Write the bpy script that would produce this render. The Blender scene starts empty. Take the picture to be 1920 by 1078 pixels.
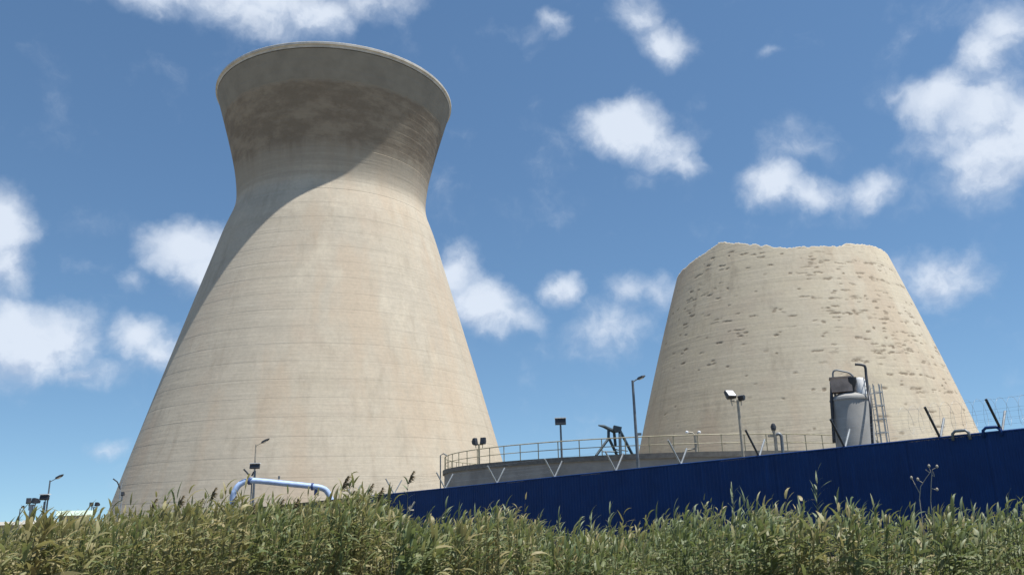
import bpy, math, random
import numpy as np
from mathutils import Vector, Matrix, noise as mnoise

random.seed(7)
rng = np.random.default_rng(7)
R = math.radians
scene = bpy.context.scene
COL = scene.collection

# ------------------------------------------------------------------ camera
F_PX, PITCH, ROLL = 1509.4, 0.27001, 0.0258      # focal length in px of a 1920 px wide picture
cam_d = bpy.data.cameras.new('camera')
cam_d.sensor_width = 36.0
cam_d.lens = 36.0 * F_PX / 1920.0
cam_d.clip_start = 0.1
cam_d.clip_end = 20000
cam = bpy.data.objects.new('camera', cam_d)
COL.objects.link(cam)
_f = Vector((0, math.cos(PITCH), math.sin(PITCH)))
_r0 = Vector((1, 0, 0))
_u0 = Vector((0, -math.sin(PITCH), math.cos(PITCH)))
# a horizon that rises to the right in the picture
_r = _r0 * math.cos(ROLL) - _u0 * math.sin(ROLL)
_u = _u0 * math.cos(ROLL) + _r0 * math.sin(ROLL)
cam.matrix_world = Matrix(((_r.x, _u.x, -_f.x, 0), (_r.y, _u.y, -_f.y, 0), (_r.z, _u.z, -_f.z, 0), (0, 0, 0, 1)))
scene.camera = cam

def ray(px, py):
    return _r * ((px - 960) / F_PX) + _u * ((539 - py) / F_PX) + _f

def at(px, py, dist):
    """point seen at a pixel of the photograph, at a horizontal distance in metres"""
    d = ray(px, py)
    return d * (dist / math.hypot(d.x, d.y))

# ------------------------------------------------------------------ sky, sun, exposure
SUN_AZ, SUN_EL = R(109), R(72)          # azimuth clockwise from +Y
sun_dir = Vector((math.sin(SUN_AZ) * math.cos(SUN_EL), math.cos(SUN_AZ) * math.cos(SUN_EL), math.sin(SUN_EL)))
sd = bpy.data.lights.new('sun', 'SUN')
sd.energy = 5.0
sd.angle = R(0.53)
sd.color = (1.0, 0.955, 0.88)
sun = bpy.data.objects.new('sun', sd)
COL.objects.link(sun)
sun.rotation_euler = (-sun_dir).to_track_quat('-Z', 'Y').to_euler()

scene.view_settings.view_transform = 'Standard'
scene.view_settings.look = 'None'
scene.view_settings.exposure = 0.54
scene.view_settings.gamma = 1.0
scene.view_settings.use_curve_mapping = False

world = bpy.data.worlds.new('World')
scene.world = world
world.use_nodes = True
wt = world.node_tree
wt.nodes.clear()

class NT:
    def __init__(s, t): s.t = t
    def n(s, typ, **kw):
        nd = s.t.nodes.new(typ)
        for k, v in kw.items(): setattr(nd, k, v)
        return nd
    def l(s, a, b): s.t.links.new(a, b)
    def inp(s, sock, v):
        if hasattr(v, 'is_linked') or isinstance(v, bpy.types.NodeSocket): s.l(v, sock)
        else: sock.default_value = v
    def math(s, op, a, b=0.0, c=None):
        m = s.n('ShaderNodeMath', operation=op)
        s.inp(m.inputs[0], a); s.inp(m.inputs[1], b)
        if c is not None: s.inp(m.inputs[2], c)
        return m.outputs[0]
    def vmath(s, op, a, b=None, scale=None):
        m = s.n('ShaderNodeVectorMath', operation=op)
        s.inp(m.inputs[0], a)
        if b is not None: s.inp(m.inputs[1], b)
        if scale is not None: s.inp(m.inputs[3], scale)
        return m.outputs['Value'] if op in ('LENGTH', 'DOT_PRODUCT') else m.outputs[0]
    def noise(s, vec, scale, detail=4, rough=0.55, col=False, dist=0.0):
        m = s.n('ShaderNodeTexNoise')
        s.inp(m.inputs['Vector'], vec)
        m.inputs['Scale'].default_value = scale
        m.inputs['Detail'].default_value = detail
        m.inputs['Roughness'].default_value = rough
        m.inputs['Distortion'].default_value = dist
        return m.outputs['Color'] if col else m.outputs['Fac']
    def ramp(s, v, a, b, lo=0.0, hi=1.0, smooth=True):
        m = s.n('ShaderNodeMapRange', interpolation_type='SMOOTHSTEP' if smooth else 'LINEAR')
        s.inp(m.inputs['Value'], v)
        m.inputs['From Min'].default_value = a; m.inputs['From Max'].default_value = b
        m.inputs['To Min'].default_value = lo; m.inputs['To Max'].default_value = hi
        return m.outputs[0]
    def mix(s, fac, a, b, mode='MIX'):
        m = s.n('ShaderNodeMix', data_type='RGBA', blend_type=mode)
        s.inp(m.inputs[0], fac)
        s.inp(m.inputs[6], a if not isinstance(a, tuple) else (*a, 1) if len(a) == 3 else a)
        s.inp(m.inputs[7], b if not isinstance(b, tuple) else (*b, 1) if len(b) == 3 else b)
        return m.outputs[2]

W = NT(wt)
sky = W.n('ShaderNodeTexSky', sky_type='NISHITA')
sky.sun_disc = False
sky.sun_elevation = SUN_EL
sky.sun_rotation = SUN_AZ
sky.altitude = 600
sky.air_density = 1.0
sky.dust_density = 0.25
sky.ozone_density = 2.0
SKY_STR = 0.090
co = W.n('ShaderNodeTexCoord').outputs['Generated']
vdir = W.vmath('NORMALIZE', co)
W.l(W.vmath('NORMALIZE', W.vmath('ADD', vdir, (0, 0, .10))), sky.inputs[0])
w1 = W.vmath('SUBTRACT', W.noise(vdir, 7, 3, col=True), (0.5, 0.5, 0.5))
w2 = W.vmath('SUBTRACT', W.noise(vdir, 24, 4, .6, col=True), (0.5, 0.5, 0.5))
vw = W.vmath('ADD', W.vmath('ADD', vdir, W.vmath('SCALE', w1, scale=0.055)), W.vmath('SCALE', w2, scale=0.032))
# clouds: (px, py, half width px, half height px, turn deg, thickness)
CLOUDS = [
    (330, -15, 200, 60, 0, 1.0), (500, 5, 170, 75, 0, 1.15), (585, 35, 90, 60, 10, 1.1), (680, 5, 130, 50, 0, .75),
    (0, 430, 78, 110, 0, 1.2), (10, 505, 70, 70, 0, 1.1), (45, 640, 150, 90, 0, 1.3), (120, 620, 90, 75, 0, 1.1), (160, 690, 150, 45, 0, .7),
    (265, 630, 75, 62, -20, 1.05), (300, 660, 70, 50, 0, .9), (365, 460, 95, 60, 0, 1.2), (380, 500, 70, 60, 0, .9),
    (205, 830, 55, 25, 0, .55), (170, 492, 60, 28, 0, .45), (255, 515, 45, 30, 0, .4),
    (850, 510, 60, 70, -30, .95), (905, 575, 95, 60, -30, 1.15), (960, 600, 80, 40, -10, .8),
    (1042, 545, 58, 48, 0, 1.15), (1150, 620, 110, 85, 0, .72), (1185, 545, 55, 45, 0, .65), (1250, 560, 60, 50, 0, .6),
    (1165, 240, 100, 62, 0, 1.35), (1225, 265, 90, 48, -25, 1.0), (1275, 300, 60, 32, -35, .75),
    (1190, 45, 70, 50, -35, .72), (1240, 85, 75, 50, 0, .78), (1028, 48, 50, 28, -35, .62), (940, 60, 90, 28, 0, .35),
    (1435, 350, 80, 52, 0, 1.15), (1520, 360, 100, 45, 0, .95), (1630, 355, 65, 45, 0, .95), (1490, 285, 130, 60, 0, .5), (1600, 400, 120, 60, 0, .35),
    (1780, 190, 95, 68, 20, 1.0), (1860, 110, 110, 60, 40, .9), (1900, 60, 80, 60, 30, .8), (1890, 300, 120, 95, 30, 1.15), (1935, 230, 100, 90, 0, 1.1),
    (1850, 205, 130, 110, 30, .85), (1765, 520, 95, 68, 0, 1.0), (1800, 500, 60, 50, 0, .8), (1445, 95, 36, 18, 0, .45), (1690, 178, 90, 20, 0, .35), (1580, 120, 150, 30, 5, .22),
    (1760, 60, 150, 60, 10, .3),
]
field = None
esum = zsum = None
for (px, py, rx, ry, turn, amp) in CLOUDS:
    c = ray(px, py).normalized()
    k = 1.0 / math.sqrt(F_PX ** 2 + (px - 960) ** 2 + (py - 539) ** 2)
    up = (_u - c * _u.dot(c)).normalized()
    rt = c.cross(up).normalized()
    a = R(turn)
    rt2 = rt * math.cos(a) + up * math.sin(a)
    up2 = up * math.cos(a) - rt * math.sin(a)
    m = Matrix((rt2, c, up2)).transposed()
    mp = W.n('ShaderNodeMapping', vector_type='TEXTURE')
    W.l(vw, mp.inputs['Vector'])
    mp.inputs['Location'].default_value = c
    mp.inputs['Rotation'].default_value = m.to_euler()
    mp.inputs['Scale'].default_value = (rx * k * 1.25, 0.6, ry * k * 1.25)
    ln = W.vmath('LENGTH', mp.outputs[0])
    e = W.math('MULTIPLY', W.math('MAXIMUM', W.math('SUBTRACT', 1.0, ln), 0.0), amp)
    field = e if field is None else W.math('SMOOTH_MAX', field, e, 0.12)
    sp_ = W.n('ShaderNodeSeparateXYZ'); W.l(mp.outputs[0], sp_.inputs[0])
    ez = W.math('MULTIPLY', e, sp_.outputs[2])
    esum = e if esum is None else W.math('ADD', esum, e)
    zsum = ez if zsum is None else W.math('ADD', zsum, ez)
# the sky goes on outside the picture with clouds of the same kind
axis = ray(960, 500).normalized()
away = W.ramp(W.vmath('DOT_PRODUCT', vdir, tuple(axis)), math.cos(R(42)), math.cos(R(56)))
flat = W.vmath('MULTIPLY', vw, (1, 1, 1.7))
other = W.ramp(W.noise(flat, 3.2, 3, .5), .52, .74, 0, .95)
field = W.math('MAXIMUM', field, W.math('MULTIPLY', other, away))
fb = W.noise(vw, 15, 8, .58)
fb0 = W.noise(vw, 6.5, 3, .5)
dens = W.math('ADD', W.math('ADD', field, W.math('MULTIPLY', W.math('SUBTRACT', fb, .5), .95)), W.math('MULTIPLY', W.math('SUBTRACT', fb0, .5), .35))
cover = W.math('MULTIPLY', W.ramp(dens, .12, .90), .90)
# body shading: thick parts white, lower sides cooler; sampled a little towards the sun
off = W.vmath('ADD', vw, tuple(Vector((.008, 0, .02))))
fb2 = W.noise(off, 15, 8, .58)
zrel = W.math('DIVIDE', zsum, W.math('MAXIMUM', esum, .05))
lit = W.ramp(W.math('ADD', W.math('ADD', W.math('MULTIPLY', W.math('SUBTRACT', fb, fb2), 1.3), W.math('MULTIPLY', field, .20)), W.math('MULTIPLY', zrel, .28)), -.16, .24)
CL = 1.0
ccol = W.mix(lit, (.33 * CL, .40 * CL, .52 * CL), (.545 * CL, .595 * CL, .67 * CL))
hsv = W.n('ShaderNodeHueSaturation'); hsv.inputs['Saturation'].default_value = 1.04
W.l(sky.outputs[0], hsv.inputs['Color'])
skyc = W.vmath('SCALE', W.vmath('MULTIPLY', hsv.outputs[0], (.90, 1.025, 1.02)), scale=SKY_STR)
fin = W.mix(cover, skyc, ccol)
bg = W.n('ShaderNodeBackground')
W.l(fin, bg.inputs['Color'])
bg.inputs['Strength'].default_value = 1.0
wo = W.n('ShaderNodeOutputWorld')
W.l(bg.outputs[0], wo.inputs['Surface'])
world.cycles.sampling_method = 'MANUAL'
world.cycles.sample_map_resolution = 512

# ------------------------------------------------------------------ helpers
class MB:
    def __init__(s): s.v = []; s.f = []
    def add(s, vs, fs):
        o = len(s.v)
        s.v += [tuple(x) for x in vs]
        s.f += [tuple(i + o for i in f) for f in fs]
        return s
    def box(s, c, size, rot=None):
        c = Vector(c); x, y, z = [q / 2 for q in size]
        vs = [Vector((a * x, b * y, d * z)) for a in (-1, 1) for b in (-1, 1) for d in (-1, 1)]
        if rot is not None: vs = [rot @ q for q in vs]
        return s.add([c + q for q in vs], [(0, 1, 3, 2), (4, 6, 7, 5), (0, 4, 5, 1), (2, 3, 7, 6), (0, 2, 6, 4), (1, 5, 7, 3)])
    def tube(s, pts, rad, n=8, cap=True):
        pts = [Vector(p) for p in pts]
        if not hasattr(rad, '__len__'): rad = [rad] * len(pts)
        vs = []; fs = []
        ref = None
        for i, p in enumerate(pts):
            t = (pts[min(i + 1, len(pts) - 1)] - pts[max(i - 1, 0)]).normalized()
            if ref is None:
                ref = t.orthogonal().normalized()
            ref = (ref - t * ref.dot(t)).normalized()
            b = t.cross(ref)
            for k in range(n):
                a = 2 * math.pi * k / n
                vs.append(p + (ref * math.cos(a) + b * math.sin(a)) * rad[i])
        for i in range(len(pts) - 1):
            for k in range(n):
                fs.append((i * n + k, i * n + (k + 1) % n, (i + 1) * n + (k + 1) % n, (i + 1) * n + k))
        if cap:
            fs.append(tuple(range(n - 1, -1, -1)))
            fs.append(tuple((len(pts) - 1) * n + k for k in range(n)))
        return s.add(vs, fs)
    def lathe(s, prof, n=32, close=False, arc=None):
        a0, a1 = arc or (0, 2 * math.pi)
        full = arc is None
        m = n if full else n + 1
        vs = [(r * math.cos(a0 + (a1 - a0) * k / n), r * math.sin(a0 + (a1 - a0) * k / n), z) for r, z in prof for k in range(m)]
        fs = []
        P = len(prof)
        for i in range(P if close else P - 1):
            j = (i + 1) % P
            for k in range(n if full else n):
                k2 = (k + 1) % m
                fs.append((i * m + k, i * m + k2, j * m + k2, j * m + k))
        return s.add(vs, fs)
    def mesh(s, name, mat, smooth=False):
        me = bpy.data.meshes.new(name)
        me.from_pydata(s.v, [], s.f)
        me.materials.append(mat)
        if smooth: me.polygons.foreach_set('use_smooth', [True] * len(me.polygons))
        me.update()
        return me
    def build(s, name, mat, parent=None, smooth=False, loc=None):
        o = bpy.data.objects.new(name, s.mesh(name, mat, smooth))
        COL.objects.link(o)
        if parent: o.parent = parent
        if loc is not None: o.location = loc
        if smooth and smooth != 'all':
            try: o.data.set_sharp_from_angle(angle=R(40))
            except Exception: pass
        return o

def link(name, me, parent=None, loc=(0, 0, 0), rot=(0, 0, 0), scale=(1, 1, 1)):
    o = bpy.data.objects.new(name, me)
    COL.objects.link(o)
    o.parent = parent
    o.location = loc; o.rotation_euler = rot; o.scale = scale
    return o

def tag(o, label=None, cat=None, group=None, kind=None):
    if label: o['label'] = label
    if cat: o['category'] = cat
    if group: o['group'] = group
    if kind: o['kind'] = kind
    return o

def thing(name, label, cat, loc=(0, 0, 0), rz=0, group=None):
    o = bpy.data.objects.new(name, None)
    o.empty_display_size = 0.3
    COL.objects.link(o)
    o.location = loc; o.rotation_euler = (0, 0, rz)
    return tag(o, label, cat, group)

def material(name):
    m = bpy.data.materials.new(name)
    m.use_nodes = True
    n = NT(m.node_tree)
    b = m.node_tree.nodes['Principled BSDF']
    return m, n, b

def simple(name, col, rough=.6, metal=0.0, var=.25, scale=3.0, bump=0.0):
    m, n, b = material(name)
    c = n.n('ShaderNodeTexCoord').outputs['Object']
    f = n.noise(c, scale, 5, .6)
    dark = tuple(x * (1 - var) for x in col); lite = tuple(min(1, x * (1 + var)) for x in col)
    n.l(n.mix(n.ramp(f, .3, .7), dark, lite), b.inputs['Base Color'])
    b.inputs['Roughness'].default_value = rough
    b.inputs['Metallic'].default_value = metal
    if bump:
        bp = n.n('ShaderNodeBump'); bp.inputs['Strength'].default_value = bump; bp.inputs['Distance'].default_value = .03
        n.l(f, bp.inputs['Height']); n.l(bp.outputs[0], b.inputs['Normal'])
    return m

def concrete_tower(name, kind):
    m, n, b = material(name)
    c = n.n('ShaderNodeTexCoord').outputs['Object']
    big = n.noise(c, .045, 4, .55)
    mid = n.noise(c, .35, 6, .6)
    band = n.noise(n.vmath('MULTIPLY', c, (.03, .03, 1.0)), .8, 4, .65)
    lift = n.noise(n.vmath('MULTIPLY', c, (.06, .06, 1.0)), 2.6, 2, .5)
    streak = n.noise(n.vmath('MULTIPLY', c, (1, 1, .03)), .55, 5, .65)
    fine = n.noise(c, 2.2, 6, .65)
    if kind == 'tall':
        base = n.mix(n.ramp(big, .35, .65), (.45, .405, .33), (.50, .442, .348))
    else:
        base = n.mix(n.ramp(big, .35, .65), (.52, .465, .36), (.565, .50, .375))
    col = n.mix(n.ramp(mid, .35, .75, 0, .5), base, (.54, .485, .395))
    col = n.mix(n.ramp(band, .48, .78, 0, .38), col, (.36, .32, .255))
    col = n.mix(n.ramp(lift, .48, .72, 0, .20), col, (.57, .52, .43))
    col = n.mix(n.ramp(streak, .48, .74, 0, .50), col, (.335, .285, .22))
    wide = n.noise(n.vmath('MULTIPLY', c, (1, 1, .06)), .13, 4, .6)
    col = n.mix(n.ramp(wide, .50, .66, 0, .55), col, (.50, .40, .295))
    pale = n.noise(n.vmath('MULTIPLY', c, (1, 1, .5)), .16, 5, .62)
    col = n.mix(n.ramp(pale, .54, .70, 0, .5), col, (.60, .54, .43))
    pinkish = n.noise(c, .11, 3, .5)
    col = n.mix(n.ramp(pinkish, .52, .7, 0, .35), col, (.47, .385, .30))
    sep = n.n('ShaderNodeSeparateXYZ'); n.l(c, sep.inputs[0])
    z = sep.outputs[2]
    if kind == 'tall':
        # the flared crown is weathered brown, its top ring greyer; shade is darkened into ring and waist
        zz = n.math('ADD', z, n.math('MULTIPLY', n.math('SUBTRACT', mid, .5), 1.3))
        zr = n.math('ADD', zz, n.math('MULTIPLY', n.math('SUBTRACT', streak, .5), 3.0))
        crown = n.math('MULTIPLY', n.ramp(zr, 54.8, 58.8), n.ramp(zz, 66.4, 67.6, 1, 0))
        blot = n.noise(n.vmath('MULTIPLY', c, (1, 1, 2.2)), .22, 6, .68)
        wcol = n.mix(n.ramp(blot, .40, .66), (.165, .130, .096), (.285, .238, .180))
        col = n.mix(n.math('MULTIPLY', crown, .86), col, wcol)
        top = n.ramp(zz, 66.6, 67.2)
        col = n.mix(n.math('MULTIPLY', top, .85), col, n.mix(n.ramp(mid, .3, .7), (.195, .182, .155), (.255, .238, .20)))
        mid2 = n.math('MULTIPLY', n.ramp(zz, 51.5, 53.5), n.ramp(zz, 55.6, 58.4, 1, 0))  # waist colour darkened to stand for the shade under the flare
        col = n.mix(n.math('MULTIPLY', mid2, n.ramp(band, .35, .6, .25, .6)), col, (.27, .24, .195))
    else:
        att = n.n('ShaderNodeAttribute', attribute_name='spall')
        raw = n.mix(n.ramp(fine, .35, .65), (.15, .118, .082), (.27, .215, .155))
        col = n.mix(n.math('MULTIPLY', att.outputs['Fac'], .9), col, raw)
    col = n.mix(n.ramp(fine, .3, .7, 0, .22), col, (.27, .245, .205))
    n.l(col, b.inputs['Base Color'])
    b.inputs['Roughness'].default_value = .92
    b.inputs['Specular IOR Level'].default_value = .2
    bp = n.n('ShaderNodeBump'); bp.inputs['Strength'].default_value = .35; bp.inputs['Distance'].default_value = .05
    n.l(n.math('ADD', fine, n.math('MULTIPLY', lift, 1.2)), bp.inputs['Height'])
    n.l(bp.outputs[0], b.inputs['Normal'])
    return m

M = {}
M['tall'] = concrete_tower('weathered_concrete', 'tall')
M['cut'] = concrete_tower('spalled_concrete', 'cut')
M['rim'] = simple('rim_concrete', (.52, .50, .46), .85, var=.15, scale=.8)
M['tank'] = simple('tank_concrete', (.27, .26, .245), .85, var=.18, scale=.5, bump=.2)
M['tankstain'] = simple('tank_stain', (.15, .16, .10), .9, var=.35, scale=.7)
M['lip'] = simple('tank_lip', (.14, .135, .125), .8, var=.2)
M['rail'] = simple('rail_paint', (.33, .30, .20), .5, var=.25)
M['galv'] = simple('galvanised_steel', (.36, .38, .39), .45, .5, var=.2)
M['dark'] = simple('dark_metal', (.035, .04, .05), .5, .2, var=.3)
M['pole'] = simple('lamp_pole_grey', (.15, .17, .19), .5, .3, var=.2)
M['palepole'] = simple('lamp_pole_buff', (.36, .33, .27), .6, .1, var=.2)
M['white'] = simple('white_paint', (.78, .79, .80), .4, var=.06)
M['glass'] = simple('lamp_glass', (.55, .57, .6), .15, var=.1)
M['teal'] = simple('teal_steel', (.03, .055, .075), .5, .2, var=.35, scale=4)
M['silo'] = simple('silo_paint', (.28, .28, .272), .65, .0, var=.13, scale=.9)
M['brownbox'] = simple('rusty_box', (.33, .27, .235), .75, var=.25, scale=2)
M['bluepipe'] = simple('pale_blue_pipe', (.31, .42, .64), .5, .0, var=.2, scale=2)
M['strap'] = simple('blue_strap', (.04, .07, .20), .5, var=.2)
M['greenpaint'] = simple('green_roof', (.38, .47, .40), .6, var=.2)
M['plaster'] = simple('shed_plaster', (.33, .32, .29), .85, var=.2)
M['dirt'] = simple('dirt', (.17, .145, .10), .95, var=.35, scale=.4, bump=.4)

def fence_mat(name, a, b_):
    m, n, b = material(name)
    g = n.n('ShaderNodeNewGeometry').outputs['Position']
    f = n.noise(g, .9, 6, .65)
    st = n.noise(n.vmath('MULTIPLY', g, (1, 1, .08)), 3.5, 4, .6)
    col = n.mix(n.ramp(f, .3, .7), a, b_)
    col = n.mix(n.ramp(st, .56, .80, 0, .40), col, tuple(x * 1.8 + .01 for x in b_))
    n.l(col, b.inputs['Base Color'])
    b.inputs['Roughness'].default_value = .55
    b.inputs['Specular IOR Level'].default_value = .3
    return m
M['blue'] = fence_mat('navy_sheet', (.002, .028, .125), (.003, .037, .158))
M['olive'] = fence_mat('olive_sheet', (.085, .085, .055), (.12, .115, .08))

def leaf_mat(name, greens, dry, rough=.5, transl=.28):
    m, n, b = material(name)
    att = n.n('ShaderNodeAttribute', attribute_name='tint').outputs['Fac']
    g = n.n('ShaderNodeNewGeometry').outputs['Position']
    patch = n.noise(n.vmath('MULTIPLY', g, (1, 1, .35)), .45, 3, .55)
    fine = n.noise(g, 5, 3, .6)
    col = n.mix(n.ramp(att, .0, 1.0, smooth=False), greens[0], greens[1])
    k = n.math('ADD', n.math('MULTIPLY', att, .45), n.math('MULTIPLY', patch, .9))
    col = n.mix(n.ramp(k, .66, .98, 0, .75), col, dry)
    col = n.mix(n.ramp(fine, .4, .75, 0, .35), col, tuple(min(1, x * 1.7) for x in greens[1]))
    n.l(col, b.inputs['Base Color'])
    b.inputs['Roughness'].default_value = rough
    b.inputs['Specular IOR Level'].default_value = .35
    tr = n.n('ShaderNodeBsdfTranslucent')
    n.l(n.mix(.4, col, (.16, .20, .03)), tr.inputs['Color'])
    ms = n.n('ShaderNodeMixShader'); ms.inputs[0].default_value = transl
    n.l(b.outputs[0], ms.inputs[1]); n.l(tr.outputs[0], ms.inputs[2])
    out = m.node_tree.nodes['Material Output']
    n.l(ms.outputs[0], out.inputs['Surface'])
    return m
M['reed'] = leaf_mat('reed_leaf', ((.105, .152, .070), (.200, .220, .100)), (.34, .27, .135), transl=.38)
M['reedtall'] = leaf_mat('reed_shoot_leaf', ((.14, .185, .11), (.20, .235, .14)), (.27, .25, .15), transl=.3)
M['plume'] = simple('reed_plume', (.20, .155, .09), .9, var=.3, scale=8)
M['stem'] = simple('reed_stem', (.17, .165, .075), .7, var=.3, scale=5)
M['drystem'] = simple('dry_stem', (.34, .31, .25), .8, var=.25, scale=5)

# ------------------------------------------------------------------ fence line (needed by the ground)
GZ = -3.0
FB = R(-45)                                  # bearing of the fence, running to the far left
_p = at(1762, 920 - .1015 * 962, 28.0)
F0 = Vector((_p.x, _p.y)); FU = Vector((math.sin(FB), math.cos(FB)))
def fence_t(px):
    """distance along the fence (from the pixel-1762 post) of the fence top at a photo column"""
    d = ray(px, 920 - .1015 * (px - 800))
    h = Vector((d.x, d.y)).normalized()
    # F0 + t*FU = s*h
    det = FU.x * -h.y - -h.x * FU.y
    t = (-F0.x * -h.y - -h.x * -F0.y) / det
    s = (F0 + FU * t).length
    return t, s * d.z / math.hypot(d.x, d.y)
t1, z1 = fence_t(833); t0, z0 = fence_t(1878)
FSL = (z1 - z0) / (t1 - t0)
FZ = lambda t: z0 + FSL * (t - t0)
FH = 3.4
def ground_z(x, y):
    q = Vector((x, y)) - F0
    t = q.dot(FU); dist = abs(q.x * FU.y - q.y * FU.x)
    tt = max(-22, min(60, t))
    return max(GZ, FZ(tt) - FH + .12 - .28 * max(0, dist - .6) - .12 * max(0, abs(t - tt)))

# ------------------------------------------------------------------ ground
xs = [-9000, -3000, -900, -300, -140] + list(np.arange(-70, 70.1, 1.5)) + [140, 300, 900, 3000, 9000]
ys = [-9000, -3000, -900, -300, -100, -30] + list(np.arange(-9, 92, 1.5)) + [140, 200, 300, 900, 3000, 9000]
g = MB()
nx = len(xs)
g.v = [(x, y, ground_z(x, y)) for y in ys for x in xs]
g.f = [(j * nx + i, j * nx + i + 1, (j + 1) * nx + i + 1, (j + 1) * nx + i) for j in range(len(ys) - 1) for i in range(nx - 1)]
tag(g.build('ground', M['dirt'], smooth='all'), 'bare brown ground under the reeds and the plant', None, kind='structure')

# ------------------------------------------------------------------ tall cooling tower
TX, TY = -29.95, 127.67
A_, RT, HT, B_, S_, TH, CC = .3185, 14.50, 54.758, .3025, 2.6, 72.32, -1.359
def tall_r(h):
    l1 = RT + A_ * (HT - h) + CC * ((HT - h) / HT) ** 2
    l2 = RT + B_ * (h - HT)
    r = .5 * (l1 + l2) + .5 * math.sqrt((l1 - l2) ** 2 + S_ * S_)
    return r - .45 * math.exp(-((h - 51.6) / 3.0) ** 2)
LIFT = 1.25
def shell(h0, h1, rf, thick=.55, n=224, groove=.0007, lift=LIFT):
    outp = []; h = h0
    while h < h1 - 1e-4:
        e = min(h + lift, h1)
        k = 0.0
        outp += [(rf(h) - groove, h), (rf(h + .09) + k, h + .09)]
        for q in (.33, .66): outp.append((rf(h + (e - h) * q) + k, h + (e - h) * q))
        outp += [(rf(e - .07) + k, e - .07), (rf(e) - groove, e - .001)]
        h = e
    inn = [(rf(z) - thick, z) for z in np.linspace(h1, h0, 24)]
    return MB().lathe(outp + inn, n, close=True)
tw = thing('cooling_tower', 'tall waisted concrete cooling tower with a dark flared crown', 'cooling tower', (TX, TY, GZ))
shell(0, 50.0, tall_r, lift=2.5).build('lower_shell', M['tall'], tw, smooth='all')
shell(50.0, 57.0, tall_r, lift=1.75).build('waist', M['tall'], tw, smooth='all')
shell(57.0, 66.8, tall_r, lift=1.4).build('flared_crown', M['tall'], tw, smooth='all')
shell(66.8, TH - .85, tall_r, lift=1.55).build('top_band', M['tall'], tw, smooth='all')
rr = tall_r(TH)
MB().lathe([(rr - .75, TH - .85), (rr - .262, TH - .85), (rr - .12, TH - .45), (rr + .08, TH - .38), (rr + .10, TH - .04), (rr + .04, TH + .03), (rr - .7, TH + .03)], 224, close=True).build('rim', M['rim'], tw, smooth=True)

# ------------------------------------------------------------------ cut-down cooling tower with spalled concrete
CX, CY = 48.56, 140.63
def cut_r(h): return 30.354 - .24216 * h - 1.354 * (h / 40) ** 2
camang = math.degrees(math.atan2(-CY, -CX))
prof_d = [-180, -120, -90, -66, -60, -54, -48, -42, -36, -31, -29, -24, -18, -12, -6, 0, 6, 12, 18, 24, 29, 33, 36, 42, 48, 60, 72, 84, 120, 180]
prof_h = [43.0, 43.5, 43.3, 43.6, 43.67, 43.95, 44.28, 44.55, 45.0, 45.75, 45.6, 45.0, 44.5, 43.95, 43.3, 42.68, 42.3, 42.24, 42.3, 42.24, 42.25, 42.5, 42.96, 43.0, 43.18, 43.34, 43.15, 43.0, 43.3, 43.0]
def cut_top(d):
    j = mnoise.noise((d * .35, 3.1, 0)) * .25 + mnoise.noise((d * 1.3, 9.1, 0)) * .16 + (math.floor(mnoise.noise((d * .5, 1.7, 4)) * 4) / 4) * .16
    return float(np.interp(d, prof_d, prof_h)) + j
NA, NH = 860, 300
dgs = np.linspace(-180, 180, NA + 1)[:-1]
tops = np.array([cut_top(d) for d in dgs])
# chipped patches: (degrees from the camera side, height, half width m, half height m)
chips = []
r2 = random.Random(21)
def chip(d, h, w, hh): chips.append((d, h, w, hh, r2.choice([.4, .7, .9, 1.0])))
r2 = random.Random(21)
for i in range(430):                                   # all over
    chip(r2.uniform(-180, 180), r2.uniform(2, 43.5), r2.uniform(.25, .6), r2.uniform(.10, .20))
for i in range(130):                                    # upper middle
    chip(r2.uniform(-50, 60), r2.uniform(24, 43), r2.uniform(.3, 1.1), r2.uniform(.09, .2))
for row in (39.4, 36.5, 33.2, 30.6, 29.6, 27.4, 26.4, 25.2, 24.2, 22.9, 20.6, 18.8):   # broken courses on the sunny side
    for i in range(14):
        chip(r2.triangular(0, 84, 50), row + r2.uniform(-.3, .3), r2.uniform(.3, 1.15), r2.uniform(.11, .24))
for i in range(60):
    chip(r2.uniform(15, 85), r2.uniform(3, 20), r2.uniform(.3, 1.4), r2.uniform(.09, .24))
for i in range(36):
    chip(r2.uniform(46, 64), r2.uniform(5, 8), r2.uniform(.4, 1.6), r2.uniform(.09, .3))
hf = np.linspace(0, 1, NH + 1)
hg = hf[:, None] * tops[None, :]
spall = np.zeros_like(hg)
rad = 30.354 - .24216 * hg - 1.354 * (hg / 40) ** 2
for (d, h, w, hh, cs) in chips:
    rr_ = cut_r(h)
    da = (dgs - d + 180) % 360 - 180
    ii = np.where(np.abs(da) < math.degrees(w * 1.7 / rr_))[0]
    seed = r2.uniform(0, 100)
    for i in ii:
        s = math.radians(da[i]) * rr_
        jj = np.where(np.abs(hg[:, i] - h) < hh * 2.4)[0]
        for j in jj:
            dz = hg[j, i] - h
            k = math.sqrt((s / w) ** 2 + ((dz - .25 * hh * math.sin(s * 2.1 + seed)) / hh) ** 2)
            k += mnoise.noise((s * 1.9 + seed, dz * 3.4, seed)) * .75
            spall[j, i] = max(spall[j, i], cs * min(1, max(0, (.95 - k) / .40)))
course = np.floor(hg / 1.1)
rad = rad - spall * .045 + (np.sin(course * 12.9898) * 43758.5453 % 1 - .5) * .008
dist_j = np.abs(hg / 1.1 - np.round(hg / 1.1)) * 1.1
rad = rad - .006 * (dist_j < .09)
ang = np.radians(camang + dgs)
vx = rad * np.cos(ang)[None, :]; vy = rad * np.sin(ang)[None, :]
ov = np.stack([vx, vy, hg], -1).reshape(-1, 3)
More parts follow.
